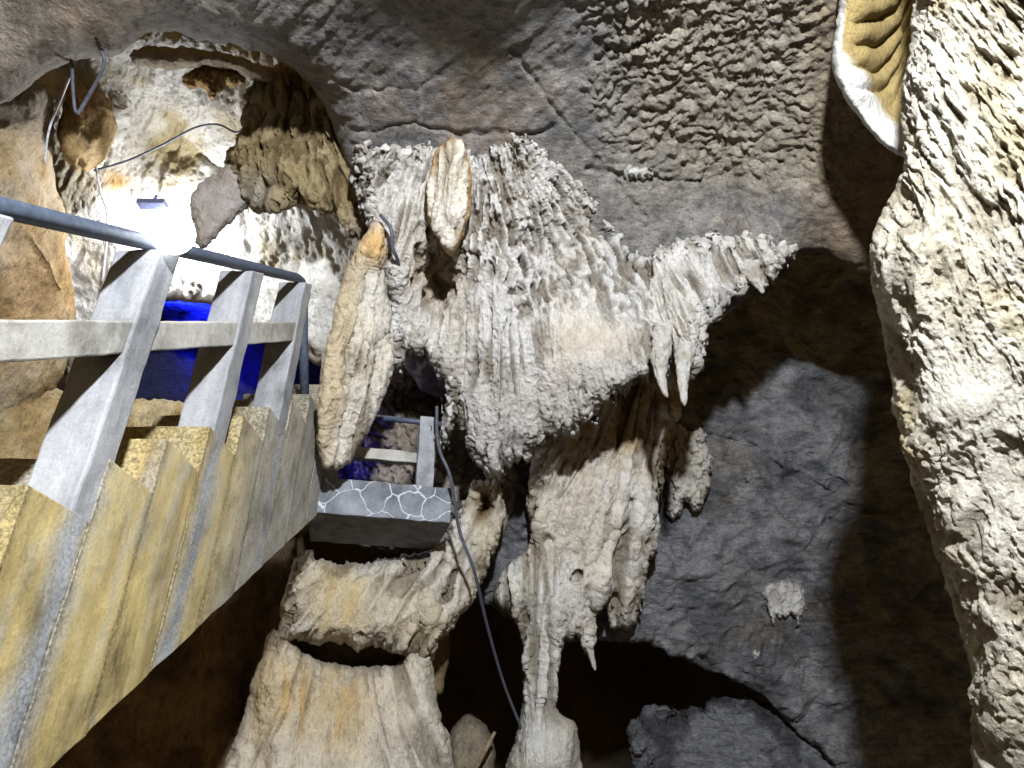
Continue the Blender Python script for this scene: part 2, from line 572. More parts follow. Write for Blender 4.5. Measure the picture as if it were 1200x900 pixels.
WHITE = (0.70, 0.67, 0.63)
CREAM = (0.63, 0.535, 0.355)
OCHRE = (0.50, 0.32, 0.12)
GREYC = (0.17, 0.165, 0.165)


def c_flow(base=WHITE, alt=CREAM, amt=0.5, f=2.2, dirt=(0.30, 0.25, 0.19), dk=0.03, extra=None):
    def fn(P, e):
        t = sm(fbm(P * np.array([f, f, f * .5]) + 2, 4), -0.15, 0.3) * amt
        c = mix(np.broadcast_to(base, (len(P), 3)), np.broadcast_to(alt, (len(P), 3)), t)
        g = sm(fbm(P * 6 + 8, 4, .6), 0.10, 0.35) * 0.35
        c = mix(c, np.broadcast_to(dirt, c.shape), g)
        if extra: c = extra(c, P, e)
        if 'slot' in e:   # shade in the slots, painted into the colour as dark brown
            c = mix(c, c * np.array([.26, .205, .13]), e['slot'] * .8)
        return c
    return fn


def blob(e, x, y, rx, ry):
    return np.exp(-(((e['u'] - x) / rx) ** 2 + ((e['v'] - y) / ry) ** 2))


# ================================================================== SETTING
# far shell that closes the chamber
body('cave_wall', [(-900, -700), (2100, -700), (2100, 1500), (-900, 1500)],
     [(-900, -700, 7.5), (600, -700, 7), (2100, -700, 7.5), (-900, 450, 8), (600, 450, 9.5), (2100, 450, 8), (-900, 1500, 8), (600, 1500, 9), (2100, 1500, 8)],
     0.1, 50, M_TAN, lambda P, e: mix(np.broadcast_to((0.11, 0.08, 0.05), P.shape), np.broadcast_to((0.05, 0.04, 0.03), P.shape), sm(fbm(P * 1.3, 3), -.2, .3)),
     r_rock(0.35, 0.7, 0.1, 2.5), step=14, edge=(0, 1), smooth=0, kind='structure')

# floor of the chamber (below the frame)
xs, ys = np.meshgrid(np.linspace(-9, 9, 150), np.linspace(-7, 10, 150))
fl = np.stack([xs.ravel(), ys.ravel(), np.zeros(xs.size)], 1)
fl[:, 2] = fbm(fl * 0.9, 4) * 0.16 - 0.05
ii = np.arange(xs.size).reshape(xs.shape)
ff = np.stack([ii[:-1, :-1].ravel(), ii[:-1, 1:].ravel(), ii[1:, 1:].ravel(), ii[1:, :-1].ravel()], 1)
fo = mesh_np('cave_floor', fl, ff, M_TAN, np.broadcast_to((0.12, 0.09, 0.06), fl.shape), origin=False)
tag(fo, kind='structure')


def ceil_relief(P, e):
    u, v = e['u'], e['v']
    rough = sm(u + 160 * fbm(P * 1.5, 3), 670, 790) * sm(v, 330, 170) * sm(u - v * 0.15, 1000, 920)
    rough = np.clip(rough, 0, 1)
    base = 0.05 * fbm(P * 1.1, 3)
    an = np.array([1.0, 1.0, 1.0])
    strata = P @ np.array([0.55, 0.45, 0.7])
    lay = fbm(np.stack([strata * 9, P[:, 0] * 1.2, P[:, 1] * 1.2], 1), 4, .6)
    fine = 0.034 * lay + 0.016 * fbm(P * 9, 5, .65)
    Q = P + 0.10 * np.stack([fbm(P * 3, 3), fbm(P * 3 + 9, 3), fbm(P * 3 + 19, 3)], 1)
    x_ = Q @ np.array([.80, -.2, -.55]); y_ = Q @ np.array([.55, .5, .65]); z_ = Q @ np.array([.1, -.85, .5])
    G = np.stack([x_ * 10, y_ * 18, z_ * 14], 1)
    f1, f2 = worley(G)
    g1, g2 = worley(G * 2.1 + 5)
    am = sm(fbm(P * 2.2 + 60, 3), -.35, .2)
    blk = am * (0.075 * (0.6 - f1) + 0.03 * np.minimum(f2 - f1, .3)) + 0.045 * (0.6 - g1) + 0.05 * (ridged(G * .7, 4, .6) - .5) + 0.03 * fbm(P * 18, 4, .7)
    return base + fine * (1 - 0.5 * rough) + rough * blk * .75


def ceil_col(P, e):
    u, v = e['u'], e['v']
    c = mix(np.broadcast_to((0.26, 0.245, 0.23), P.shape), np.broadcast_to((0.15, 0.147, 0.148), P.shape), sm(fbm(P * 2.4 + 1, 5, .6), -.12, .25))
    c = mix(c, np.broadcast_to((0.26, 0.17, 0.095), P.shape), sm(fbm(P * 1.5 + 7, 5, .65), 0.0, .5) * .5)
    st = P @ np.array([0.55, 0.45, 0.7])
    sk = P @ np.array([-.55, .3, .78])
    brush = fbm(np.stack([sk * 26, (P @ np.array([.8, .3, .45])) * 2.2, P[:, 1] * 3], 1), 4, .6)
    c = c * (1 + .55 * brush)[:, None]
    vein = np.abs(perlin(np.stack([st * 3 + fbm(P * 3, 3), P[:, 0] * 1.5, P[:, 1] * 1.5], 1)))
    c = mix(c, np.broadcast_to((0.42, 0.38, 0.31), P.shape), np.exp(-(vein / .025) ** 2) * .4)
    rough = sm(u + 60 * fbm(P * 1.5, 2), 680, 820) * sm(v + 40 * fbm(P * 3, 2), 270, 170)
    c = mix(c, np.broadcast_to((0.36, 0.32, 0.25), P.shape), rough * .85)
    lf = sm(u + 60 * fbm(P * 2, 2), 330, 100)
    c = mix(c, np.broadcast_to((0.25, 0.20, 0.14), P.shape), lf * .6)
    rt = sm(u, 900, 990)
    c = mix(c, np.broadcast_to((0.24, 0.18, 0.11), P.shape), rt * .8)  # shadow of the right pillar on the ceiling, painted in as brown
    return c


body('cave_ceiling', [(-260, -220), (1260, -220), (1240, 150), (1090, 325), (1030, 335), (985, 312), (955, 290), (905, 322), (850, 375), (800, 400), (700, 470), (560, 480),
                      (470, 450), (440, 290), (424, 225), (398, 168), (374, 112), (338, 74), (284, 54), (240, 48), (200, 34), (160, 42), (140, 70), (105, 66), (62, 82), (35, 100), (0, 125), (-260, 210)],
     [(0, -200, 2.9), (0, 0, 3.6), (0, 120, 3.9), (300, 0, 3.6), (600, -200, 2.7), (600, 0, 3.6), (1000, -200, 3.0), (1000, 0, 3.7), (600, 200, 4.7), (400, 150, 4.5), (850, 200, 4.7), (900, 310, 4.6), (700, 400, 5.25), (1050, 220, 4.35), (470, 400, 5.2), (1250, 0, 3.7)],
     0.25, 45, M_GREY, ceil_col, ceil_relief, step=2.2, edge=(5, .03), back=0.4,
     cracks=[([(385, 180), (430, 150), (480, 142), (540, 158), (600, 152), (650, 150)], 3.0, 0.035), ([(300, 40), (420, 110), (520, 90)], 2.5, 0.015),
             ([(600, 60), (660, 140), (760, 260)], 2.5, 0.018), ([(700, 70), (740, 50), (800, 30)], 3, .05), ([(690, 200), (800, 215), (850, 205)], 3, .04), ([(470, 145), (465, 175)], 2, .02)],
     kind='structure', seed=1)


def wall_col(P, e):
    u, v = e['u'], e['v']
    c = mix(np.broadcast_to((0.30, 0.305, 0.325), P.shape), np.broadcast_to((0.14, 0.145, 0.16), P.shape), sm(fbm(P * 2.1 + 4, 5, .6), -.12, .25))
    c = mix(c, np.broadcast_to((0.26, 0.20, 0.12), P.shape), sm(fbm(P * 1.3 + 17, 5, .6), 0.0, .5) * .5)
    c = mix(c, np.broadcast_to((0.55, 0.53, 0.5), P.shape), sm(fbm(P * 5 + 27, 4, .6), 0.25, .36) * .45 * sm(v, 640, 720))
    st = P @ np.array([0.5, 0.1, 0.8])
    vein = np.abs(perlin(np.stack([st * 2.2 + fbm(P * 2.2, 3), P[:, 0] * 1.0, P[:, 1] * 1.0], 1)))
    c = mix(c, np.broadcast_to((0.42, 0.40, 0.36), P.shape), np.exp(-(vein / .02) ** 2) * .35)
    return c


def wall_relief(P, e):
    wv = fbm(P * 1.5, 3)
    st = P @ np.array([0.30, 0.1, 0.9])
    lay = fbm(np.stack([st * 5 + wv * 1.8, P[:, 0] * .9, P[:, 1] * .9], 1), 4, .6)
    st2 = P @ np.array([-0.45, 0.1, 0.85])
    rg = ridged(np.stack([st2 * 5.5 + wv * 1.5, P[:, 0] * 1.5, P[:, 1] * 1.5], 1), 4, .55)
    f1, f2 = worley((P + .15 * fbm(P * 3, 3)[:, None]) * np.array([2.2, 2.2, 5.0]))
    return 0.10 * fbm(P * 1.2 + 3, 3) + 0.17 * lay + 0.085 * rg + .02 * (f1 - .5) + 0.020 * fbm(P * 13, 5, .65)


body('cave_wall', [(520, 380), (760, 330), (1000, 180), (1500, 100), (1500, 1050), (1040, 1050), (1010, 960), (975, 890), (915, 838), (868, 798), (800, 772), (745, 745),
                   (690, 752), (640, 748), (585, 718), (545, 700), (520, 600)],
     [(800, 400, 6.6), (1000, 300, 6.8), (1000, 600, 6.2), (800, 740, 5.85), (600, 600, 5.75), (560, 460, 6.0), (1100, 900, 5.5), (1400, 500, 5.6), (1000, 900, 5.7)],
     0.12, 40, M_WALL, wall_col, wall_relief, step=2.2, edge=(6, .03), back=0.5, kind='structure', seed=2,
     cracks=[([(810, 500), (880, 520), (960, 560), (1010, 590)], 3, -.03), ([(870, 560), (930, 620), (1000, 600)], 3, .03)])

# rock under the stair flight
body('cave_wall', [(-300, 560), (330, 560), (360, 640), (350, 700), (330, 760), (300, 800), (280, 860), (262, 1050), (-300, 1050)],
     [(-300, 700, 6.0), (100, 650, 6.2), (300, 650, 5.8), (330, 900, 5.0), (-200, 1000, 5.4), (150, 1000, 5.2)],
     0.25, 60, M_TAN, lambda P, e: mix(np.broadcast_to((0.42, 0.31, 0.18), P.shape), np.broadcast_to((0.22, 0.16, 0.10), P.shape), sm(fbm(P * 2, 3), -.2, .2)),
     r_flute(0.08, 3.5, .3, .03, 9, .15, 1.5), step=3, edge=(6, .03), back=.3, kind='structure', seed=3)

# tan wall left of the alcove
def tan_col(P, e):
    u, v = e['u'], e['v']
    c = mix(np.broadcast_to((0.40, 0.29, 0.15), P.shape), np.broadcast_to((0.46, 0.38, 0.27), P.shape), sm(fbm(P * 2.2 + 4, 4), -.2, .2))
    c = mix(c, np.broadcast_to((0.42, 0.24, 0.07), P.shape), blob(e, 50, 340, 60, 90) * .7)
    c = mix(c, np.broadcast_to((0.30, 0.27, 0.22), P.shape), sm(v + 60 * fbm(P * 2, 3), 190, 120) * .7)
    return c


body('cave_wall', [(-260, 150), (0, 105), (50, 92), (66, 120), (60, 180), (66, 225), (80, 250), (78, 300), (90, 350), (82, 420), (60, 470), (20, 500), (-260, 560)],
     [(-260, 150, 3.6), (0, 110, 4.1), (60, 200, 4.6), (80, 350, 4.9), (0, 300, 4.3), (-200, 500, 3.8), (0, 480, 4.6)],
     0.2, 30, M_TAN, tan_col, r_rock(.10, 1.4, .05, 6, aniso=(1, 1, .5)), step=2.2, edge=(5, .03), kind='structure', seed=4,
     cracks=[([(60, 130), (58, 180), (70, 230)], 3, .06), ([(40, 280), (60, 310), (75, 340)], 2.5, -.02)])

# back of the alcove, lit by the unseen light added there
def alc_col(P, e):
    c = mix(np.broadcast_to((0.72, 0.70, 0.66), P.shape), np.broadcast_to((0.46, 0.38, 0.22), P.shape), np.clip(sm(fbm(P * 2.2 + 14, 4), 0., .3) * .7 + blob(e, 190, 170, 45, 45) * .7, 0, 1))
    c = mix(c, np.broadcast_to((0.55, 0.30, 0.07), P.shape), blob(e, 137, 215, 18, 14) * .8)
    return c


body('alcove_wall', [(40, 40), (200, 20), (380, 60), (470, 180), (480, 420), (440, 470), (395, 440), (360, 420), (335, 412), (300, 392), (266, 362), (220, 355), (180, 350), (150, 362), (120, 420), (70, 470), (30, 420), (50, 300), (50, 150)],
     [(60, 60, 5.0), (200, 40, 5.1), (380, 80, 5.2), (200, 180, 5.7), (120, 300, 5.5), (330, 330, 5.6), (240, 350, 5.6), (460, 300, 5.5)],
     0.2, 30, M_FLOW, alc_col, r_slots((250, -300), 5.5, 550, f=6, asp=.25, thr=.40, amp=.035, f2=14, thr2=.40, amp2=.02, pipe=.02, pf=3, big=.14, off=71, gate=.9), step=2, edge=(5, .05), kind='structure', seed=5,
     cracks=[([(110, 200), (130, 170), (138, 120)], 4, -.06), ([(235, 180), (262, 200), (275, 230)], 4, .05)])

# floor and sides of the blue-lit passage behind the stair
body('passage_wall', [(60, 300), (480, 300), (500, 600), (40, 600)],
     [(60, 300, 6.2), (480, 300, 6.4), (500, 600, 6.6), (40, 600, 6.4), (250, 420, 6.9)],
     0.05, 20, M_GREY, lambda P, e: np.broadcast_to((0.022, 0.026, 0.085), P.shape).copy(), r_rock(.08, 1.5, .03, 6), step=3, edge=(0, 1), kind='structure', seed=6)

body('passage_floor', [(-260, 470), (0, 440), (60, 452), (110, 470), (150, 468), (215, 470), (262, 480), (330, 478), (370, 500), (420, 640), (-260, 760)],
     [(-260, 480, 3.8), (0, 450, 4.7), (120, 475, 5.0), (250, 485, 5.1), (360, 500, 5.2), (0, 650, 4.2), (300, 620, 5.0)],
     0.18, 18, M_TAN, lambda P, e: mix(np.broadcast_to((0.46, 0.37, 0.21), P.shape), np.broadcast_to((0.36, 0.25, 0.11), P.shape), sm(fbm(P * 3, 3), -.2, .2)),
     r_rock(.07, 2.2, .04, 9), step=2.5, edge=(5, .05), kind='structure', seed=7)

# rough wall behind the platform
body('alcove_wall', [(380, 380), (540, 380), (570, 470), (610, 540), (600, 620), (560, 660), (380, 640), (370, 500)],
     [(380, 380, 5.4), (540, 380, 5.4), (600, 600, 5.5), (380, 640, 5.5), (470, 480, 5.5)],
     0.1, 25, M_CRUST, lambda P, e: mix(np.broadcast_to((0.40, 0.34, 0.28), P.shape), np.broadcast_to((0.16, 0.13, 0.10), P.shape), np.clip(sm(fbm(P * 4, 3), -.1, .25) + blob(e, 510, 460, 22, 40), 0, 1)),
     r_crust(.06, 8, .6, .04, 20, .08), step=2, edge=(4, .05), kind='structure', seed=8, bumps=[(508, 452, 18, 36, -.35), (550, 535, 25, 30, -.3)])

# ================================================================== FLOWSTONE
def curtain_col(c, P, e):
    u, v = e['u'], e['v']
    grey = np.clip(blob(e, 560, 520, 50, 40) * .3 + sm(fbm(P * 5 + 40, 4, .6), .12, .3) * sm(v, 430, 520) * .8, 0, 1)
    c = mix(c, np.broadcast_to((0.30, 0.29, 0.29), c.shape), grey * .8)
    c = mix(c, np.broadcast_to((0.60, 0.48, 0.33), c.shape), np.clip(blob(e, 690, 395, 40, 22) + blob(e, 660, 420, 20, 40) * .6, 0, 1) * .55)
    c = mix(c, np.broadcast_to((0.42, 0.28, 0.10), c.shape), np.clip(blob(e, 512, 320, 26, 50) * .75 + blob(e, 470, 160, 40, 10) * .4, 0, 1))  # brown shade of the recess under the lobe painted in; ochre along the top
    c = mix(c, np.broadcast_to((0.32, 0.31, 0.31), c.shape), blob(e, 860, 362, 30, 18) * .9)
    return c


_cA = r_slots((560, 40), 4.5, 300, f=19, asp=.27, thr=.24, amp=.065, f2=36, thr2=.25, amp2=.035, f3=46, amp3=.014, pipe=.014, pf=7, big=.07, off=0, gate=.85)
_cB = r_slots((590, -250), 4.6, 700, f=13, asp=.10, thr=.40, amp=.05, f2=28, thr2=.36, amp2=.025, f3=50, amp3=.010, pipe=.04, pf=4.5, big=.07, off=4)


def curtain_relief(P, e):
    u, v = e['u'], e['v']
    A = _cA(P, e); sa = e['slot']
    B = _cB(P, e); sb_ = e['slot']
    t = np.maximum(sm(v + 60 * fbm(P * 2.3, 2) - 0.2 * (u - 600), 330, 400), sm(u + 10 * fbm(P * 6, 2), 762, 772))
    t = np.maximum(t, sm(u, 500, 470) * sm(v, 210, 250))
    sb = np.clip(blob(e, 692, 400, 44, 44), 0, 1)
    e['slot'] = (sa * (1 - t) + sb_ * t) * (1 - .9 * sb)
    tuft = sm(v + 25 * fbm(P * 7, 2), 225, 190)
    h = (A * (1 - t) + B * t) * (1 - .8 * sb)
    # overlapping flakes: each cell tilts out towards its lower tip
    a_, b_ = fan(e, 560, 40, 4.5, 300)
    wq = .35 * fbm(np.stack([a_ * 7, b_ * 7, np.zeros(len(a_))], 1), 3)
    fx = a_ * 15 + wq; row = np.floor(fx)
    ph = b_ * 6.5 + (_perm[(row.astype(int) & 255)] / 256.0) * 1.0 + wq
    saw = (ph - np.floor(ph)); lat = 1 - np.abs(fx - row - .5) * 2
    fl = np.where(saw < .86, saw / .86, (1 - saw) / .14) * np.clip(lat * 1.6, 0, 1)
    fm = (1 - t) * sm(fbm(P * 3.3 + 71, 3), -.12, .2) * (1 - sb)
    h = h + .045 * fm * fl
    e['slot'] = np.clip(e['slot'] + fm * .55 * sm(saw, .92, .99) + fm * .35 * sm(lat, .16, .04), 0, 1)  # slot shade painted under and between the flakes too
    return h + tuft * .045 * (ridged(P * np.array([24, 24, 14]), 3, .6) - .5)


body('flowstone_curtain',
     [(412, 172), (440, 166), (470, 174), (500, 162), (545, 170), (585, 164), (598, 146), (625, 142), (640, 165), (655, 175), (682, 166), (692, 200), (700, 232), (728, 258), (752, 290),
      (790, 282), (830, 276), (870, 272), (905, 268), (935, 278), (955, 285), (932, 300), (908, 322), (896, 340), (884, 326), (872, 352), (858, 344), (850, 366), (836, 380), (828, 374), (823, 405), (819, 430), (808, 440), (797, 428), (789, 424), (783, 444), (774, 452), (764, 446),
      (752, 446), (742, 452), (737, 462), (722, 458), (718, 478), (708, 472), (700, 480), (694, 500), (684, 496), (672, 516), (662, 508), (655, 521), (640, 510), (634, 524), (622, 520), (615, 542), (600, 548), (592, 562), (580, 560), (570, 560), (556, 540), (545, 515), (535, 500), (524, 527), (514, 528),
      (511, 505), (520, 480), (522, 455), (514, 435), (500, 428), (492, 412), (482, 420), (474, 418), (466, 440), (458, 420), (455, 350), (446, 300), (428, 262), (416, 222)],
     [(420, 180, 4.5), (500, 165, 4.55), (620, 150, 4.5), (690, 200, 4.75), (750, 290, 4.9), (600, 300, 4.65), (600, 420, 4.65), (590, 550, 4.85), (690, 480, 4.7), (900, 280, 4.48), (945, 290, 4.5), (805, 470, 4.5), (850, 350, 4.5), (470, 400, 4.65), (520, 520, 4.8)],
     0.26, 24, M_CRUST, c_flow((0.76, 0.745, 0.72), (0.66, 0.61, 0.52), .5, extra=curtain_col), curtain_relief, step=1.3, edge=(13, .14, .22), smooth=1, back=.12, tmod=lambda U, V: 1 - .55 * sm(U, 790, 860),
     bumps=[(800, 385, 22, 40, .10), (692, 405, 62, 62, .16), (512, 335, 20, 42, -.34), (600, 345, 9, 6, -.1), (640, 215, 60, 45, .06), (585, 420, 16, 130, .10), (545, 420, 8, 120, -.06), (631, 500, 6, 60, -.08), (480, 280, 40, 60, .08), (800, 420, 16, 60, .06), (880, 330, 14, 14, -.08)],
     label='large white crusted flowstone curtain hanging from the grey ceiling in the centre of the cave', cat='flowstone curtain', seed=9)


def lobe_col(c, P, e):
    edge_ = sm(e['d'], 11, 4)
    return mix(c, np.broadcast_to((0.58, 0.36, 0.13), c.shape), edge_ * .8)


body('stalactite', [(512, 172), (525, 163), (540, 162), (549, 180), (554, 220), (552, 250), (546, 268), (541, 280), (536, 292), (528, 301), (518, 292), (514, 280), (505, 272), (500, 255), (495, 240), (499, 218), (505, 195)],
     [(525, 165, 4.25), (525, 300, 4.2), (500, 240, 4.25), (550, 240, 4.25)], .22, 22, M_FLOW, c_flow((0.72, 0.67, 0.58), CREAM, .5, extra=lobe_col),
     r_slots((560, -200), 4.2, 430, f=9, asp=.10, thr=.42, amp=.05, pipe=.05, pf=8, big=.02, off=9, gate=0), step=1.2, edge=(2.5, .08), back=.15, seed=10,
     label='bulging cream stalactite with orange edges hanging high on the white curtain', cat='stalactite')


def blade_col(c, P, e):
    u, v = e['u'], e['v']
    lf = sm(e['u'] - (432 - (v - 270) * .16), 12, -14) * sm(v, 250, 300)
    c = mix(c, np.broadcast_to((0.50, 0.39, 0.22), c.shape), lf * .75)
    return mix(c, np.broadcast_to((0.62, 0.38, 0.12), c.shape), np.clip(blob(e, 438, 288, 16, 24), 0, 1) * .9)


body('flowstone_column', [(418, 292), (428, 272), (440, 256), (452, 262), (456, 290), (452, 330), (460, 372), (463, 410), (456, 448), (446, 478), (436, 500), (424, 522), (408, 546), (392, 552), (376, 546), (369, 505), (373, 452), (382, 400), (395, 345), (408, 312)],
     [(440, 260, 4.32), (400, 340, 4.22), (390, 550, 4.12), (460, 400, 4.42), (415, 420, 4.20)], .11, 11, M_FLOW, c_flow((0.66, 0.63, 0.57), CREAM, .5, extra=blade_col),
     r_slots((490, 60), 4.3, 380, f=8, asp=.09, thr=.46, amp=.05, f2=18, thr2=.42, amp2=.02, pipe=.035, pf=5, big=.04, off=14), step=1.2, edge=(4, .07, .4), back=.12, seed=11, cracks=[([(407, 402), (424, 412), (440, 394), (452, 372)], 2.2, .07), ([(428, 300), (418, 360), (404, 440), (396, 520)], 4, .03), ([(452, 350), (448, 400), (430, 450)], 2.0, .05)],
     bumps=[(446, 318, 9, 12, -.12), (436, 290, 14, 20, .06)],
     label='tall tapering cream flowstone blade with an ochre left edge beside the stair head', cat='flowstone')


def casc_col(c, P, e):
    u, v = e['u'], e['v']
    c = mix(c, np.broadcast_to((0.40, 0.27, 0.10), c.shape), np.clip(sm(v - .2 * (u - 700), 590, 490) * .8, 0, 1) * sm(fbm(P * 5, 3), .22, -.05))  # brown of the curtain's shadow painted into the upper cascade
    return mix(c, np.broadcast_to((0.55, 0.47, 0.34), c.shape), blob(e, 610, 665, 30, 20) * .6)


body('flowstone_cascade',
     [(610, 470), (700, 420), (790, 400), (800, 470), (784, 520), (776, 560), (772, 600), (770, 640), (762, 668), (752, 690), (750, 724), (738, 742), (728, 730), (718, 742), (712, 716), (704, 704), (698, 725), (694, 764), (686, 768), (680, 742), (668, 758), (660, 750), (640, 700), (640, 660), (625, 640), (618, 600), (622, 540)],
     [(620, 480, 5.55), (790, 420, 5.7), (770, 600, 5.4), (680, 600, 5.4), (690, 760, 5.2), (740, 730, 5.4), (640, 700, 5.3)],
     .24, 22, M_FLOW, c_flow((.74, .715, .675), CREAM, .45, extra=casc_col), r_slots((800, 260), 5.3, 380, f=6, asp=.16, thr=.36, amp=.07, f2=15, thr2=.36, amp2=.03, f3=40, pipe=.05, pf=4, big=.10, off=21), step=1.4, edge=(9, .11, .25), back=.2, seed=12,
     bumps=[(700, 600, 50, 50, .10), (690, 690, 30, 40, .14), (650, 660, 12, 40, -.05), (715, 700, 8, 20, -.12)], cracks=[([(655, 700), (690, 660), (730, 620), (745, 590)], 4, .07)],
     label='pale folded flowstone cascade below the curtain, shadowed across its upper half', cat='flowstone')

body('flowstone_pillar',
     [(574, 702), (582, 682), (592, 664), (612, 648), (634, 620), (668, 612), (690, 650), (684, 700), (668, 732), (657, 760), (655, 800), (652, 835), (664, 842), (676, 848), (682, 880), (690, 1000), (570, 1000), (592, 900), (606, 860), (612, 830), (614, 780), (612, 748), (606, 728), (592, 718)],
     [(600, 660, 5.35), (660, 620, 5.45), (640, 760, 5.2), (640, 900, 4.95), (600, 1000, 4.85)],
     .26, 26, M_FLOW, c_flow((0.72, 0.71, 0.67), CREAM, .45), r_slots((637, -400), 5.1, 1150, f=11, asp=.07, thr=.30, amp=.05, f2=20, thr2=.36, amp2=.02, pipe=.045, pf=8, big=.04, off=27, gate=.4, mask=lambda e: 1 - .8 * sm(e['v'], 810, 860)), step=1.3, edge=(4, .07), back=.2, seed=13,
     bumps=[(640, 890, 40, 40, .1), (625, 690, 30, 30, .06)],
     label='slender grooved white column standing on the cave floor with flared head and foot', cat='column')


def shelf_col(c, P, e):
    u, v = e['u'], e['v']
    c = mix(c, np.broadcast_to((0.60, 0.46, 0.22), c.shape), np.clip(blob(e, 400, 705, 75, 45), 0, 1) * (.5 + .5 * sm(fbm(P * np.array([9, 9, 2]), 3), -.1, .3)))
    c = mix(c, np.broadcast_to((0.26, 0.17, 0.06), c.shape), np.clip(blob(e, 566, 592, 15, 22) * 1.4, 0, 1))
    return c


body('flowstone_shelf',
     [(338, 668), (352, 652), (358, 642), (366, 646), (374, 658), (420, 660), (480, 650), (516, 640), (536, 612), (545, 580), (560, 562), (578, 562), (592, 582), (590, 616), (578, 650), (566, 684), (550, 712), (532, 732), (517, 748), (505, 768), (492, 776), (478, 768), (464, 764), (446, 758), (420, 762), (396, 752), (370, 756), (345, 748), (332, 756), (322, 745), (330, 710)],
     [(350, 660, 4.75), (440, 660, 4.9), (560, 580, 5.15), (560, 680, 4.95), (480, 760, 4.7), (340, 760, 4.6)],
     .24, 20, M_FLOW, c_flow((0.70, 0.67, 0.60), CREAM, .6, extra=shelf_col), r_slots((650, 400), 4.8, 330, f=7, asp=.15, thr=.36, amp=.06, f2=16, thr2=.34, amp2=.03, f3=40, amp3=.014, pipe=.03, pf=4, big=.08, off=33, mask=lambda e: 1 - .55 * blob(e, 400, 700, 60, 40)), step=1.4, edge=(6, .10, .4), back=.3, seed=14,
     bumps=[(567, 592, 13, 20, -.34), (430, 720, 60, 30, .06), (505, 700, 10, 50, .07)], cracks=[([(530, 650), (508, 700), (480, 740)], 3, .06), ([(556, 640), (530, 690), (500, 730)], 2.5, .06)],
     label='cream and ochre flowstone shelf jutting out under the small paved platform', cat='flowstone')


def mound_col(c, P, e):
    return mix(c, np.broadcast_to((0.60, 0.42, 0.18), c.shape), np.clip(blob(e, 370, 830, 80, 60) + blob(e, 320, 780, 24, 40) * .8, 0, 1) * (.55 + .45 * sm(fbm(P * np.array([9, 9, 1.5]), 3), -.1, .3)))


body('flowstone_mound',
     [(304, 775), (312, 745), (324, 735), (338, 750), (360, 770), (400, 780), (440, 782), (468, 776), (482, 762), (500, 745), (512, 755), (508, 790), (514, 836), (528, 872), (548, 1000), (225, 1000), (258, 910), (276, 860), (294, 805)],
     [(310, 750, 4.6), (500, 750, 4.9), (480, 790, 4.75), (400, 790, 4.75), (260, 900, 4.3), (520, 900, 4.5), (400, 1000, 4.0)],
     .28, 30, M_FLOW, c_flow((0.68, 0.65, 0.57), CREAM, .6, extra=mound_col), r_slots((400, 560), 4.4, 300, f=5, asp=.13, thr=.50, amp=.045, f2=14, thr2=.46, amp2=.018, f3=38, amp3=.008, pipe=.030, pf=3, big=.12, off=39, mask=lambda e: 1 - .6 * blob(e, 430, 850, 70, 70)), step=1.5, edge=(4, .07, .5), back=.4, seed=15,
     bumps=[(480, 840, 40, 60, .08), (330, 880, 14, 60, .06)],
     label='rounded cream flowstone mound with ochre stains at the bottom of the cave view', cat='flowstone')

body('boulder', [(520, 880), (528, 852), (545, 835), (565, 842), (580, 868), (582, 930), (520, 960)],
     [(520, 860, 5.6), (580, 860, 5.6), (550, 930, 5.4)], .25, 20, M_TAN, c_flow((0.36, 0.31, 0.23), (0.28, 0.23, 0.15), .6), r_rock(.06, 3, .04, 9), step=2, edge=(3, .08), seed=16,
     label='small tan boulder in the dark gap between the mound and the column', cat='boulder')

body('boulder', [(728, 862), (745, 836), (775, 826), (808, 838), (840, 816), (880, 812), (925, 834), (965, 856), (1000, 905), (1020, 1000), (800, 1020), (765, 930)],
     [(740, 850, 6.2), (900, 830, 6.2), (980, 900, 6.0), (800, 1000, 5.6), (950, 1000, 5.4)], .32, 26, M_WALL,
     lambda P, e: mix(np.broadcast_to((0.27, 0.28, 0.30), P.shape), np.broadcast_to((0.08, 0.08, 0.09), P.shape), sm(fbm(P * 3, 4), -.15, .2)),
     lambda P, e: wall_relief(P * 1.3, e) * .9 + .05 * fbm(P * 5, 4, .6), step=1.8, edge=(9, .06), seed=17,
     label='dark grey boulder in the black hollow at the foot of the wall', cat='boulder')


body('cave_wall', [(325, 690), (510, 690), (530, 760), (515, 830), (330, 830), (310, 770)], [(330, 700, 5.2), (510, 700, 5.3), (420, 830, 5.1)], .1, 20, M_TAN,
     lambda P, e: mix(np.broadcast_to((0.30, 0.22, 0.11), P.shape), np.broadcast_to((0.2, 0.14, 0.07), P.shape), sm(fbm(P * 3, 3), -.2, .2)), r_rock(.06, 3, .04, 9), step=2.5, edge=(4, .06), kind='structure', seed=50)

# little white crust patches on the bare rock
from mathutils.bvhtree import BVHTree
_bv = []
for nm in ('cave_ceiling', 'cave_wall.001'):
    o_ = bpy.data.objects[nm]; me_ = o_.data
    vs_ = np.empty(len(me_.vertices) * 3, np.float32); me_.vertices.foreach_get('co', vs_)
    vs_ = vs_.reshape(-1, 3) + np.array(o_.location)
    fs_ = np.empty(len(me_.loops), np.int32); me_.loops.foreach_get('vertex_index', fs_)
    _bv.append(BVHTree.FromPolygons(vs_.tolist(), fs_.reshape(-1, 4).tolist()))


def surf(px, py):
    d_ = at(px, py, 1.0) - CAM
    best = 99
    for t_ in _bv:
        h_ = t_.ray_cast(Vector(CAM), Vector(d_).normalized())
        if h_[0] is not None: best = min(best, h_[3] / np.linalg.norm(d_))
    return best


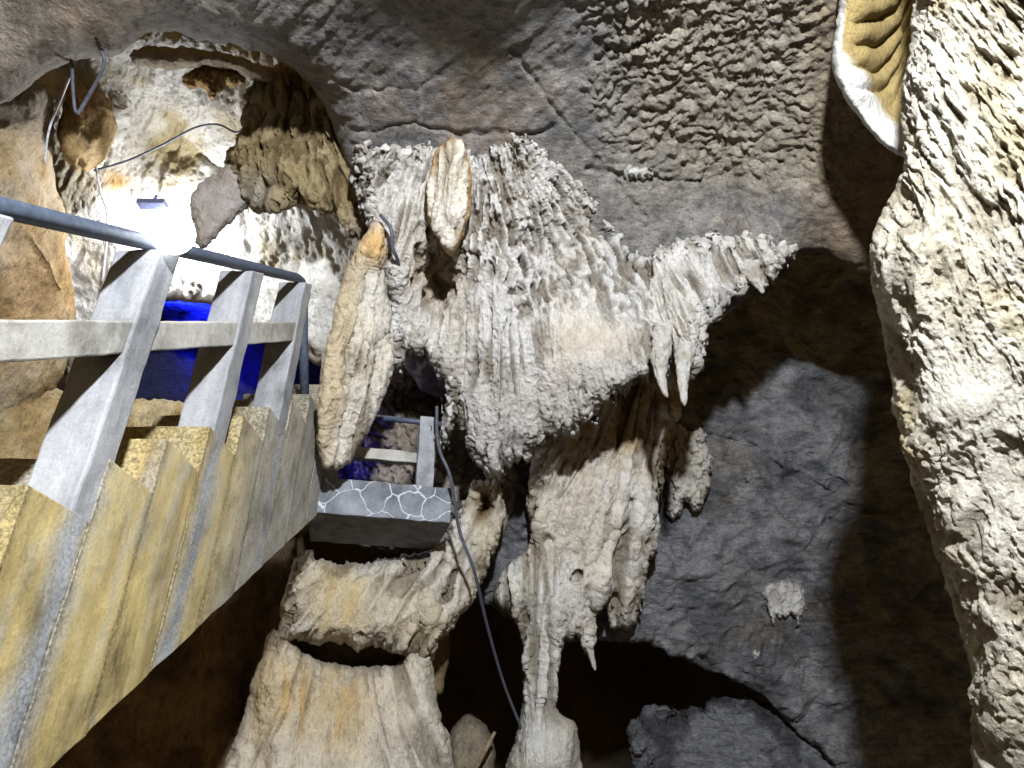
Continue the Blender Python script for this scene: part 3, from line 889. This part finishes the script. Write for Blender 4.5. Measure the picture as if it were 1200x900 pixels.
def crust_patch(poly, D, label, seed, T=.05, cat='crust patch', g='small white crust patches on bare grey rock'):
    cx = np.mean([p[0] for p in poly]); cy = np.mean([p[1] for p in poly])
    ct = [(x_, y_, min(surf(x_, y_), D + .5) + .02) for x_, y_ in ((cx - 16, cy - 10), (cx + 16, cy - 10), (cx, cy + 14), (cx, cy - 14))]
    body('crust_patch', poly, ct, T, 7, M_CRUST, c_flow((0.72, 0.71, 0.69), (0.45, 0.42, 0.38), .7, f=9),
         r_flute(.045, 16, .2, .03, 34, .03, 5, seed), step=1.2, edge=(6, .22, .45), back=.1, seed=seed, label=label, cat=cat, group=g)


crust_patch([(730, 198), (742, 192), (760, 197), (764, 206), (756, 212), (745, 208), (736, 213)], 4.35, 'small white crust patch alone on the grey ceiling right of the curtain', 21)
crust_patch([(890, 690), (903, 680), (925, 679), (943, 688), (943, 715), (936, 738), (928, 718), (920, 728), (912, 718), (906, 737), (899, 715)], 5.85, 'largest white crust patch with drip fingers on the dark right wall', 22, .13)
crust_patch([(878, 728), (886, 725), (888, 738), (884, 746), (880, 740)], 5.85, 'tiny white crust drip just below left of the fingered patch', 23)
crust_patch([(846, 832), (852, 828), (858, 840), (856, 855), (850, 848)], 5.6, 'narrow white crust drip on the top edge of the dark grey boulder', 24, .10)
crust_patch([(880, 765), (888, 762), (892, 770), (884, 774)], 5.85, 'smallest white crust speck on the wall halfway down to the boulder', 25)

body('crust_patch', [(782, 500), (792, 494), (806, 506), (826, 502), (834, 540), (832, 572), (820, 598), (812, 600), (806, 585), (796, 606), (786, 612), (780, 596), (778, 550)],
     [(780, 500, 6.02), (830, 500, 6.02), (800, 600, 5.9)], .20, 14, M_CRUST, c_flow((0.66, 0.64, 0.60), CREAM, .4), r_crust(.06, 9, .3, .03, 24, .04, 5), step=1.5, edge=(6, .12), back=.2, seed=26,
     label='ragged white crust on the grey wall under the long stalactite', cat='crust patch')

def drip(px, py, D, r, ln, label, seed, base=(.58, .56, .52), group=None):
    """a hanging stalactite: tapering, knobbly, true to gravity"""
    top = at(px, py, D)
    nz, na = 44, 26
    t = np.linspace(0, 1, nz)
    A_, T_ = np.meshgrid(np.linspace(0, 2 * math.pi, na, endpoint=False), t)
    rad = r * (1 - .84 * T_ ** .75) * np.where(T_ > .96, np.sqrt(np.clip((1.0001 - T_) / .04, 0, 1)), 1)
    P = np.stack([top[0] + rad * np.cos(A_), top[1] + rad * np.sin(A_), top[2] - ln * T_], -1).reshape(-1, 3)
    k = 1 + (.9 - .5 * T_) * fbm(P * np.array([18, 18, 3]) + seed, 3).reshape(T_.shape) + .6 * fbm(P * np.array([40, 40, 20]) + seed, 3).reshape(T_.shape)
    bend = r * .35 * np.sin(T_ * 4 + seed)
    P = np.stack([top[0] + rad * k * np.cos(A_) + bend, top[1] + rad * k * np.sin(A_), top[2] - ln * T_], -1).reshape(-1, 3)
    ii = np.arange(nz * na).reshape(nz, na); jj = np.roll(ii, -1, 1)
    f_ = np.stack([ii[:-1].ravel(), ii[1:].ravel(), jj[1:].ravel(), jj[:-1].ravel()], 1)
    o = mesh_np('stalactite', P, f_, M_CRUST, mix(np.broadcast_to(base, P.shape), np.broadcast_to((.42, .36, .26), P.shape), sm(fbm(P * 12 + seed, 3), 0, .4) * .6))
    tag(o, label, 'stalactite', group)


drip(793, 368, 4.33, .095, .66, 'longest thin white stalactite pointing straight down beside the dark hollow under the ledge', 1)
drip(773, 385, 4.33, .085, .50, 'shorter white stalactite close left of the longest thin one', 2)
drip(690, 700, 5.2, .075, .52, 'white stalactite dripping from the bottom of the cascade beside the slender column', 3)
drip(882, 312, 4.42, .07, .22, 'stubby white stalactite under the right end of the crusted ledge', 4)

# ------------------------------------------------------------------ alcove rocks
body('hanging_rock', [(286, 112), (300, 92), (335, 70), (390, 100), (430, 165), (452, 225), (462, 272), (446, 305), (415, 285), (396, 262), (370, 246), (345, 238), (322, 250), (300, 252), (284, 236), (268, 215), (262, 190), (276, 165), (285, 140)],
     [(300, 100, 4.7), (400, 180, 4.85), (440, 290, 4.9), (270, 200, 4.95), (330, 245, 4.8)], .26, 24, M_CRUST,
     c_flow((0.40, 0.32, 0.18), (0.33, 0.25, 0.12), .8, extra=lambda c, P, e: mix(c, np.broadcast_to((0.5, 0.47, 0.42), c.shape), np.clip(blob(e, 300, 225, 22, 22) + blob(e, 420, 270, 20, 14) * .5, 0, 1) * .7)),
     r_slots((340, -150), 4.7, 330, f=10, asp=.3, thr=.26, amp=.06, f2=22, thr2=.26, amp2=.03, pipe=.04, pf=6, big=.12, off=61, gate=.5), step=1.5, edge=(7, .09), back=.3, seed=31,
     label='rough ochre rock mass hanging from the alcove rim right of the lamp', cat='rock')

body('hanging_rock', [(76, 96), (100, 100), (125, 112), (138, 140), (134, 168), (120, 190), (104, 205), (84, 198), (72, 180), (68, 150), (74, 120)],
     [(80, 100, 4.6), (130, 120, 4.9), (110, 200, 4.8), (70, 180, 4.6)], .25, 26, M_TAN, c_flow((0.42, 0.29, 0.13), (0.34, 0.19, 0.07), .8), r_rock(.07, 3, .04, 9), step=1.7, edge=(4, .07), seed=32,
     label='smooth orange brown rock bulge at the left side of the alcove', cat='rock')

body('hanging_rock', [(212, 92), (222, 82), (240, 76), (262, 74), (284, 82), (288, 96), (276, 104), (268, 98), (258, 112), (248, 118), (242, 104), (228, 102), (220, 106)],
     [(215, 90, 4.6), (285, 85, 4.6), (250, 118, 4.6)], .16, 14, M_TAN, c_flow((0.45, 0.30, 0.12), (0.38, 0.22, 0.07), .8), r_crust(.04, 10, .5, .02, 24, .04, 2), step=1.4, edge=(4, .12), seed=33,
     label='jagged orange rock teeth under the top rim of the alcove', cat='rock')

body('rock_slab', [(222, 228), (236, 212), (258, 200), (280, 176), (300, 160), (326, 180), (318, 215), (288, 244), (258, 272), (238, 296), (226, 280)],
     [(222, 230, 4.75), (290, 180, 4.95), (300, 230, 4.9), (235, 300, 4.7)], .14, 16, M_FLOW, c_flow((0.44, 0.41, 0.40), (0.36, 0.31, 0.25), .8), r_rock(.05, 5, .03, 14), step=1.4, edge=(4, .1), seed=34,
     label='smooth grey slanting slab of rock beside the bright lamp', cat='rock')

body('rim_rock', [(150, 62), (180, 52), (225, 56), (270, 62), (310, 76), (330, 96), (300, 98), (270, 80), (235, 78), (205, 84), (175, 80), (158, 76)],
     [(150, 65, 4.35), (230, 60, 4.4), (330, 90, 4.55)], .16, 12, M_TAN, c_flow((0.32, 0.28, 0.22), (0.36, 0.28, 0.17), .7), r_rock(.04, 3, .03, 9), step=1.6, edge=(4, .07), seed=35,
     label='brown rock lip bridging the top of the alcove opening', cat='rock')

# ------------------------------------------------------------------ right foreground
def right_relief(P, e):
    u, v = e['u'], e['v']
    sm_ = lambda e: 1 - np.clip(blob(e, 1125, 470, 55, 34) * .9 + blob(e, 1070, 300, 45, 60) * .55 + blob(e, 1095, 50, 40, 50) * .5, 0, .9)
    h = r_slots((840, -350), 2.4, 720, f=12, asp=.26, thr=.34, amp=.032, f2=27, thr2=.30, amp2=.018, f3=60, amp3=.013, pipe=.012, pf=8, big=.07, bf=2.4, off=47, mask=sm_, grain=.006, gate=.9)(P, e)
    h1, _ = worley((P + .03 * fbm(P * 9, 2)[:, None]) * np.array([24, 24, 17.]))
    pit = sm(h1, .42, .22) * sm_(e) * sm(fbm(P * 4, 2), -.25, .1)
    e['slot'] = np.clip(e['slot'] * .72 + pit * .3, 0, 1)
    h = h - .012 * pit
    return h + .02 * fbm(P * 6, 3)


def right_col(c, P, e):
    c = mix(c, np.broadcast_to((0.50, 0.40, 0.18), c.shape), sm(fbm(P * 3 + 3, 3), .1, .4) * .5)
    return c


body('limestone_pillar',
     [(1090, -260), (1074, 0), (1063, 60), (1056, 130), (1062, 185), (1046, 232), (1020, 270), (1018, 312), (1030, 370), (1040, 425), (1050, 500), (1068, 560), (1086, 625), (1110, 690), (1126, 745), (1140, 800), (1138, 870), (1150, 1100), (1600, 1100), (1600, -260)],
     [(1080, -200, 2.75), (1060, 100, 2.75), (1025, 300, 2.75), (1080, 600, 2.75), (1145, 1000, 2.7), (1500, 500, 1.8), (1500, -200, 1.8), (1500, 1000, 1.8), (1200, 450, 2.5)],
     .30, 60, M_CRUST, c_flow((0.73, 0.695, 0.595), (0.64, 0.57, 0.40), .5, extra=right_col), right_relief, step=1.6, edge=(5, .06), back=.3, seed=41,
     bumps=[(1120, 470, 60, 40, .06), (1060, 290, 40, 50, .08), (1110, 560, 22, 60, -.06)],
     label='tall white pitted limestone pillar close by at the right edge', cat='rock pillar')


def drape_relief(P, e):
    v, u = e['v'], e['u']
    w = np.sin((v + ((u - 1012) / 30.0) ** 2 * 16 + 14 * fbm(P * 3, 2)) / 27 * math.pi)
    inner = sm(u + v * .0, 990, 1008)
    return inner * sm(v, 135, 95) * (0.045 * np.abs(w) ** .6) + .008 * fbm(P * 16, 3)


def drape_col(c, P, e):
    u, v = e['u'], e['v']
    L_ = np.maximum(sm(segdist(u, v, [(972, 78), (990, 112), (1020, 150), (1050, 174), (1075, 186)]), 28, 18), sm(segdist(u, v, [(982, -20), (976, 50), (972, 90)]), 14, 6))
    return mix(np.broadcast_to((0.40, 0.30, 0.12), c.shape), np.broadcast_to((0.78, 0.77, 0.74), c.shape), L_)  # shaded tan interior and lit white edge are painted into the colour


body('drapery', [(990, -160), (984, 0), (978, 42), (972, 82), (984, 108), (1004, 136), (1026, 162), (1045, 178), (1068, 186), (1100, 190), (1120, -160)],
     [(985, 0, 3.35), (972, 85, 3.4), (1060, 185, 3.4), (1100, 0, 3.5), (1050, -150, 3.2)], .20, 22, M_FLOW, c_flow(extra=drape_col), drape_relief, step=1.5, edge=(2.5, .06), back=.15, seed=42,
     bumps=[(1050, 60, 40, 85, -.34)],
     label='folded drapery with tan shade and a lit white lower edge painted on at the top right', cat='drapery')


# ================================================================== CONCRETE STAIR
def bm_obj(name, bm, mat, parent=None, loc=None, bevel=0, smooth=False):
    if bevel:
        bmesh.ops.bevel(bm, geom=list(bm.edges), offset=bevel, segments=2, affect='EDGES', profile=.5)
    bmesh.ops.recalc_face_normals(bm, faces=list(bm.faces))
    me = bpy.data.meshes.new(name)
    bm.to_mesh(me); bm.free()
    me.materials.append(mat)
    for p in me.polygons:
        p.use_smooth = smooth
    o = bpy.data.objects.new(name, me)
    if loc is not None: o.location = loc
    return link(o, parent)


def prism(bm, prof, x0, x1):
    """profile in (y,z) extruded along x"""
    a = [bm.verts.new((x0, y, z)) for y, z in prof]
    b = [bm.verts.new((x1, y, z)) for y, z in prof]
    n = len(prof)
    bm.faces.new(a[::-1]); bm.faces.new(b)
    for k in range(n):
        bm.faces.new((a[k], a[(k + 1) % n], b[(k + 1) % n], b[k]))


def roughen(bm, cell, amp, seed):
    """cut long edges and push the cast surface about so that arrises are not ruler-straight"""
    for _ in range(6):
        es = [e for e in bm.edges if e.calc_length() > cell]
        if not es: break
        bmesh.ops.subdivide_edges(bm, edges=es, cuts=1, use_grid_fill=True)
    bmesh.ops.triangulate(bm, faces=list(bm.faces))
    bm.verts.ensure_lookup_table()
    P = np.array([v.co[:] for v in bm.verts])
    dx = fbm(P * 9 + seed, 3); dy = fbm(P * 9 + seed + 40, 3); dz = fbm(P * 9 + seed + 80, 3)
    for v, a, b, c in zip(bm.verts, dx, dy, dz):
        v.co += Vector((a, b, c)) * amp


def tube(bm, pts, r, seg=10, cap=True):
    pts = [Vector(p) for p in pts]
    rings = []
    up = Vector((0, 0, 1))
    for i, p in enumerate(pts):
        t = (pts[min(i + 1, len(pts) - 1)] - pts[max(i - 1, 0)]).normalized()
        a = t.cross(up)
        if a.length < 1e-3: a = t.cross(Vector((1, 0, 0)))
        a.normalize(); b = t.cross(a).normalized()
        rr = r if not hasattr(r, '__len__') else r[i]
        rings.append([bm.verts.new(p + (a * math.cos(2 * math.pi * k / seg) + b * math.sin(2 * math.pi * k / seg)) * rr) for k in range(seg)])
    for A, B in zip(rings[:-1], rings[1:]):
        for k in range(seg):
            bm.faces.new((A[k], A[(k + 1) % seg], B[(k + 1) % seg], B[k]))
    if cap:
        bm.faces.new(rings[0][::-1]); bm.faces.new(rings[-1])


def spline(pts, n=8):
    pts = [np.array(p, float) for p in pts]
    P = [2 * pts[0] - pts[1]] + pts + [2 * pts[-1] - pts[-2]]
    out = []
    for i in range(1, len(P) - 2):
        for k in range(n):
            t = k / n
            out.append(0.5 * (2 * P[i] + (P[i + 1] - P[i - 1]) * t + (2 * P[i - 1] - 5 * P[i] + 4 * P[i + 1] - P[i + 2]) * t * t + (3 * P[i] - P[i - 1] - 3 * P[i + 1] + P[i + 2]) * t ** 3))
    out.append(pts[-1])
    return out


CZ = 1.6
SL = 0.69
RUN = 0.28
XR, XL = -1.2, -1.6
stair = empty('concrete_staircase', (-1.4, 0, 0), 'steep ochre stained concrete staircase with pale railing rising at the left', 'staircase')
SO = Vector((-1.4, 0, 0))


def nose(y): return CZ + 1.02 + SL * (y - 2.157)
def under(y): return CZ + 0.023 + SL * (y - 2.04)


def sbm(name, bm, mat, **k):
    for v in bm.verts: v.co -= SO
    return bm_obj(name, bm, mat, stair, **k)


k0 = -14
for k in range(k0, 8):
    y0 = 2.157 + k * RUN; y1 = y0 + RUN
    zt = nose(y0)
    if zt < 0.05: continue
    zb0 = max(under(y0), -0.03); zb1 = max(under(y1), -0.03)
    bm = bmesh.new()
    off = random.uniform(-.003, .003)
    prism(bm, [(y0 - .002, zb0), (y1 + .003, zb1), (y1 + .003, zt), (y0 - .002, zt)], XL, XR + off)
    bmesh.ops.bevel(bm, geom=list(bm.edges), offset=.004, segments=2, affect='EDGES', profile=.5)
    if y1 > 0.6:
        roughen(bm, .05, .007, k * .013)
    sbm('step', bm, M_STEP)

PW = 0.155; PD = 0.125
RT = lambda y: CZ + 1.167 + SL * (y - 1.17)
for py_ in (0.42, 1.11, 1.79, 2.48, 3.14):
    bm = bmesh.new()
    prism(bm, [(py_, nose(py_) - .20), (py_ + PD, nose(py_) - .12), (py_ + PD, RT(py_ + PD) - .03), (py_, RT(py_) - .03)], XR - PW - .002, XR - .002)
    bmesh.ops.bevel(bm, geom=list(bm.edges), offset=.009, segments=2, affect='EDGES', profile=.5)
    roughen(bm, .06, .007, py_ * 5)
    sbm('railing_post', bm, M_POST)

for a, b in ((0.54, 1.11), (1.225, 1.79), (1.905, 2.48), (2.595, 3.14)):
    bm = bmesh.new()
    top = lambda y: CZ + .931 + .70 * (y - 1.31)
    prism(bm, [(a, top(a) - .125), (b, top(b) - .125), (b, top(b)), (a, top(a))], XR - .085, XR - .008)
    bmesh.ops.bevel(bm, geom=list(bm.edges), offset=.006, segments=2, affect='EDGES', profile=.5)
    roughen(bm, .06, .006, a * 7)
    sbm('middle_rail', bm, M_RAIL)

bm = bmesh.new()
hp = [(XR - .05, y, RT(y)) for y in np.linspace(0.3, 3.12, 12)]
hp += [(XR - .05, 3.20, RT(3.18) - .005), (XR - .05, 3.25, RT(3.2) - .03), (XR - .05, 3.29, RT(3.2) - .09), (XR - .05, 3.40, RT(3.2) - .27), (XR - .05, 3.62, RT(3.2) - .60)]
tube(bm, hp, .027, 14)
sbm('handrail', bm, M_PIPE, smooth=True)

# ================================================================== PLATFORM
A = np.array(at(372, 557, 4.30)); B = np.array(at(530, 572, 4.475))
zt = 1.6 + 1.647; zb = zt - .235
plat = empty('paved_platform', (-.8, 4.3, zb), 'small concrete platform edged with crazy paving beside the stair head', 'platform')
PO = Vector((-.8, 4.3, zb))
dirv = Vector((B[0] - A[0], B[1] - A[1], 0)).normalized()
nrm = Vector((-dirv.y, dirv.x, 0))
a0 = Vector((A[0] - .02, A[1], 0)); b0 = Vector((B[0], B[1], 0))


def slab(name, o_, w0, w1, d0, d1, z0, z1, mat, parent, bev=.008, PO=PO):
    bm = bmesh.new()
    vs = []
    for z in (z0, z1):
        for (w, d) in ((w0, d0), (w1, d0), (w1, d1), (w0, d1)):
            p = o_ + dirv * w + nrm * d
            vs.append(bm.verts.new((p.x - PO.x, p.y - PO.y, z - PO.z)))
    for f in ((0, 3, 2, 1), (4, 5, 6, 7), (0, 1, 5, 4), (1, 2, 6, 5), (2, 3, 7, 6), (3, 0, 4, 7)):
        bm.faces.new([vs[i] for i in f])
    bmesh.ops.bevel(bm, geom=list(bm.edges), offset=bev, segments=2, affect='EDGES', profile=.5)
    roughen(bm, .045, .010, w0 * 9 + z0)
    return bm_obj(name, bm, mat, parent)


W = (b0 - a0).length
slab('deck', a0, 0, W, 0, .62, zb, zt, M_SLAB, plat)
slab('railing_post', a0, W - .235, W - .12, .05, .16, zt - .01, zt + .53, M_SLABG, plat)
slab('middle_rail', a0, W - .70, W - .237, .08, .14, zt + .19, zt + .27, M_RAIL, plat)
bm = bmesh.new()
q = [a0 + dirv * w + nrm * .105 for w in (W - .55, W - .2, W - .02)]
tube(bm, [(p.x - PO.x, p.y - PO.y, zt + .51 + .0 - PO.z) for p in q], .02, 12)
bm_obj('handrail', bm, M_PIPE, plat, smooth=True)

# ================================================================== LAMP
lp = at(202, 273, 2.36)
lamp = empty('lamp', lp, 'glaring white bulb shining on the handrail above the second post', 'lamp')
bm = bmesh.new()
bmesh.ops.create_uvsphere(bm, u_segments=32, v_segments=20, radius=.074)  # sphere enlarged so its shape stands for the bulb's glare
bm_obj('bulb', bm, M_BULB, lamp, smooth=True)
bm = bmesh.new()
tube(bm, [(-.025, .045, .035), (-.04, .07, .05), (-.06, .10, .07)], [.026, .03, .026], 14)
bm_obj('socket', bm, M_SOCKET, lamp)
f0 = at(178, 238, 5.0)
bm = bmesh.new()
prism(bm, [(-.03, -.02), (.05, -.02), (.05, .02), (-.03, .02)], -.10, .10)
bmesh.ops.bevel(bm, geom=list(bm.edges), offset=.006, segments=2, affect='EDGES', profile=.5)
tube(bm, [(0, .01, .02), (0, .02, .09), (0, .2, .16)], [.012, .012, .012], 8)
o = bm_obj('light_fitting', bm, M_SOCKET, None, f0)
tag(o, 'small dark blue light fitting against the glaring pale alcove wall', 'light fitting')


def light(name, kind_, loc, energy, color, radius=.05):
    l = bpy.data.lights.new(name, kind_)
    l.energy = energy; l.color = color
    l.shadow_soft_size = radius
    o = bpy.data.objects.new(name, l)
    COL.objects.link(o); o.location = loc
    return o


light('alcove_fill_light', 'POINT', at(206, 268, 5.15), 72, (0.93, 0.96, 1.0), .05)  # unseen light added deep in the alcove for the glow, apart from the bulb
# show-cave floodlight up behind the viewer
fo_ = light('flood_light', 'POINT', (0.35, -1.2, 1.6 + 2.1), 2050, (0.93, 0.96, 1.0), .10)
# blue effect lighting in the passage behind the stair
bl = light('blue_light', 'AREA', at(208, 352, 6.58), 70, (0.01, 0.02, 1.0), .04)
bl.data.shape = 'RECTANGLE'; bl.data.size = 0.9; bl.data.size_y = 0.05
bl.rotation_euler = (math.radians(88), 0, 0)
bl.data.spread = math.radians(110)
light('blue_light', 'POINT', at(404, 545, 5.2), 1.6, (0.03, 0.03, 1.0), .03)
light('blue_light', 'POINT', at(292, 438, 6.55), 3, (0.03, 0.03, 1.0), .03)

# ================================================================== CABLES
def cable(pts, r, mat, label, group=None, name='cable'):
    w = [at(*p) for p in pts]
    s = spline(w, 10)
    org = s[0]
    bm = bmesh.new()
    tube(bm, [p - org for p in s], r, 8)
    o = bm_obj(name, bm, mat, None, org, smooth=True)
    tag(o, label, 'cable', group)


cable([(78, 58, 3.75), (84, 75, 3.75), (86, 112, 3.7), (90, 132, 3.7), (102, 115, 3.7), (122, 75, 3.65), (113, 48, 3.6), (108, 30, 3.52)], .009, M_CABLE, 'dark looped cable hanging in a V from the ceiling at the upper left')
cable([(110, 200, 5.0), (150, 188, 5.0), (190, 170, 5.0), (228, 150, 4.95), (255, 146, 4.9), (278, 155, 4.8), (296, 140, 4.6)], .008, M_CABLE, 'thin dark cable strung across the pale back of the alcove')
cable([(112, 195, 4.9), (118, 225, 4.9), (126, 258, 4.9), (120, 330, 4.8)], .008, M_WIRE, 'pale wire dropping down the left side of the alcove')
cable([(446, 252, 4.15), (458, 268, 4.1), (460, 290, 4.12), (466, 305, 4.2), (470, 330, 4.4)], .012, M_CABLE, 'short dark cable curling over the orange tip of the flowstone blade')
cable([(512, 476, 4.60), (512, 502, 4.56), (516, 530, 4.4), (528, 560, 4.35), (538, 620, 4.4), (556, 670, 4.4), (570, 730, 4.6), (590, 800, 4.8), (612, 856, 4.9)], .011, M_CABLE, 'long grey cable running down from the platform to the column foot')
cable([(52, 190, 4.25), (58, 150, 4.2), (74, 110, 4.1), (82, 90, 3.9)], .006, M_WIRE, 'pale wire climbing the tan wall left of the alcove')

bm = bmesh.new()
s = [at(555, 905, 5.1), at(568, 880, 5.1), at(580, 858, 5.2)]
tube(bm, [p - s[0] for p in s], [.02, .018, .012], 8)
o = bm_obj('stick', bm, M_WOOD, None, s[0]); tag(o, 'short broken stick leaning in the dark gap beside the small tan boulder', 'stick')

# ================================================================== AMBIENT
w = bpy.data.worlds.new('World')
scene.world = w
w.use_nodes = True
bg = w.node_tree.nodes['Background']
bg.inputs[0].default_value = (1.0, 0.62, 0.18, 1)
bg.inputs[1].default_value = 0.18
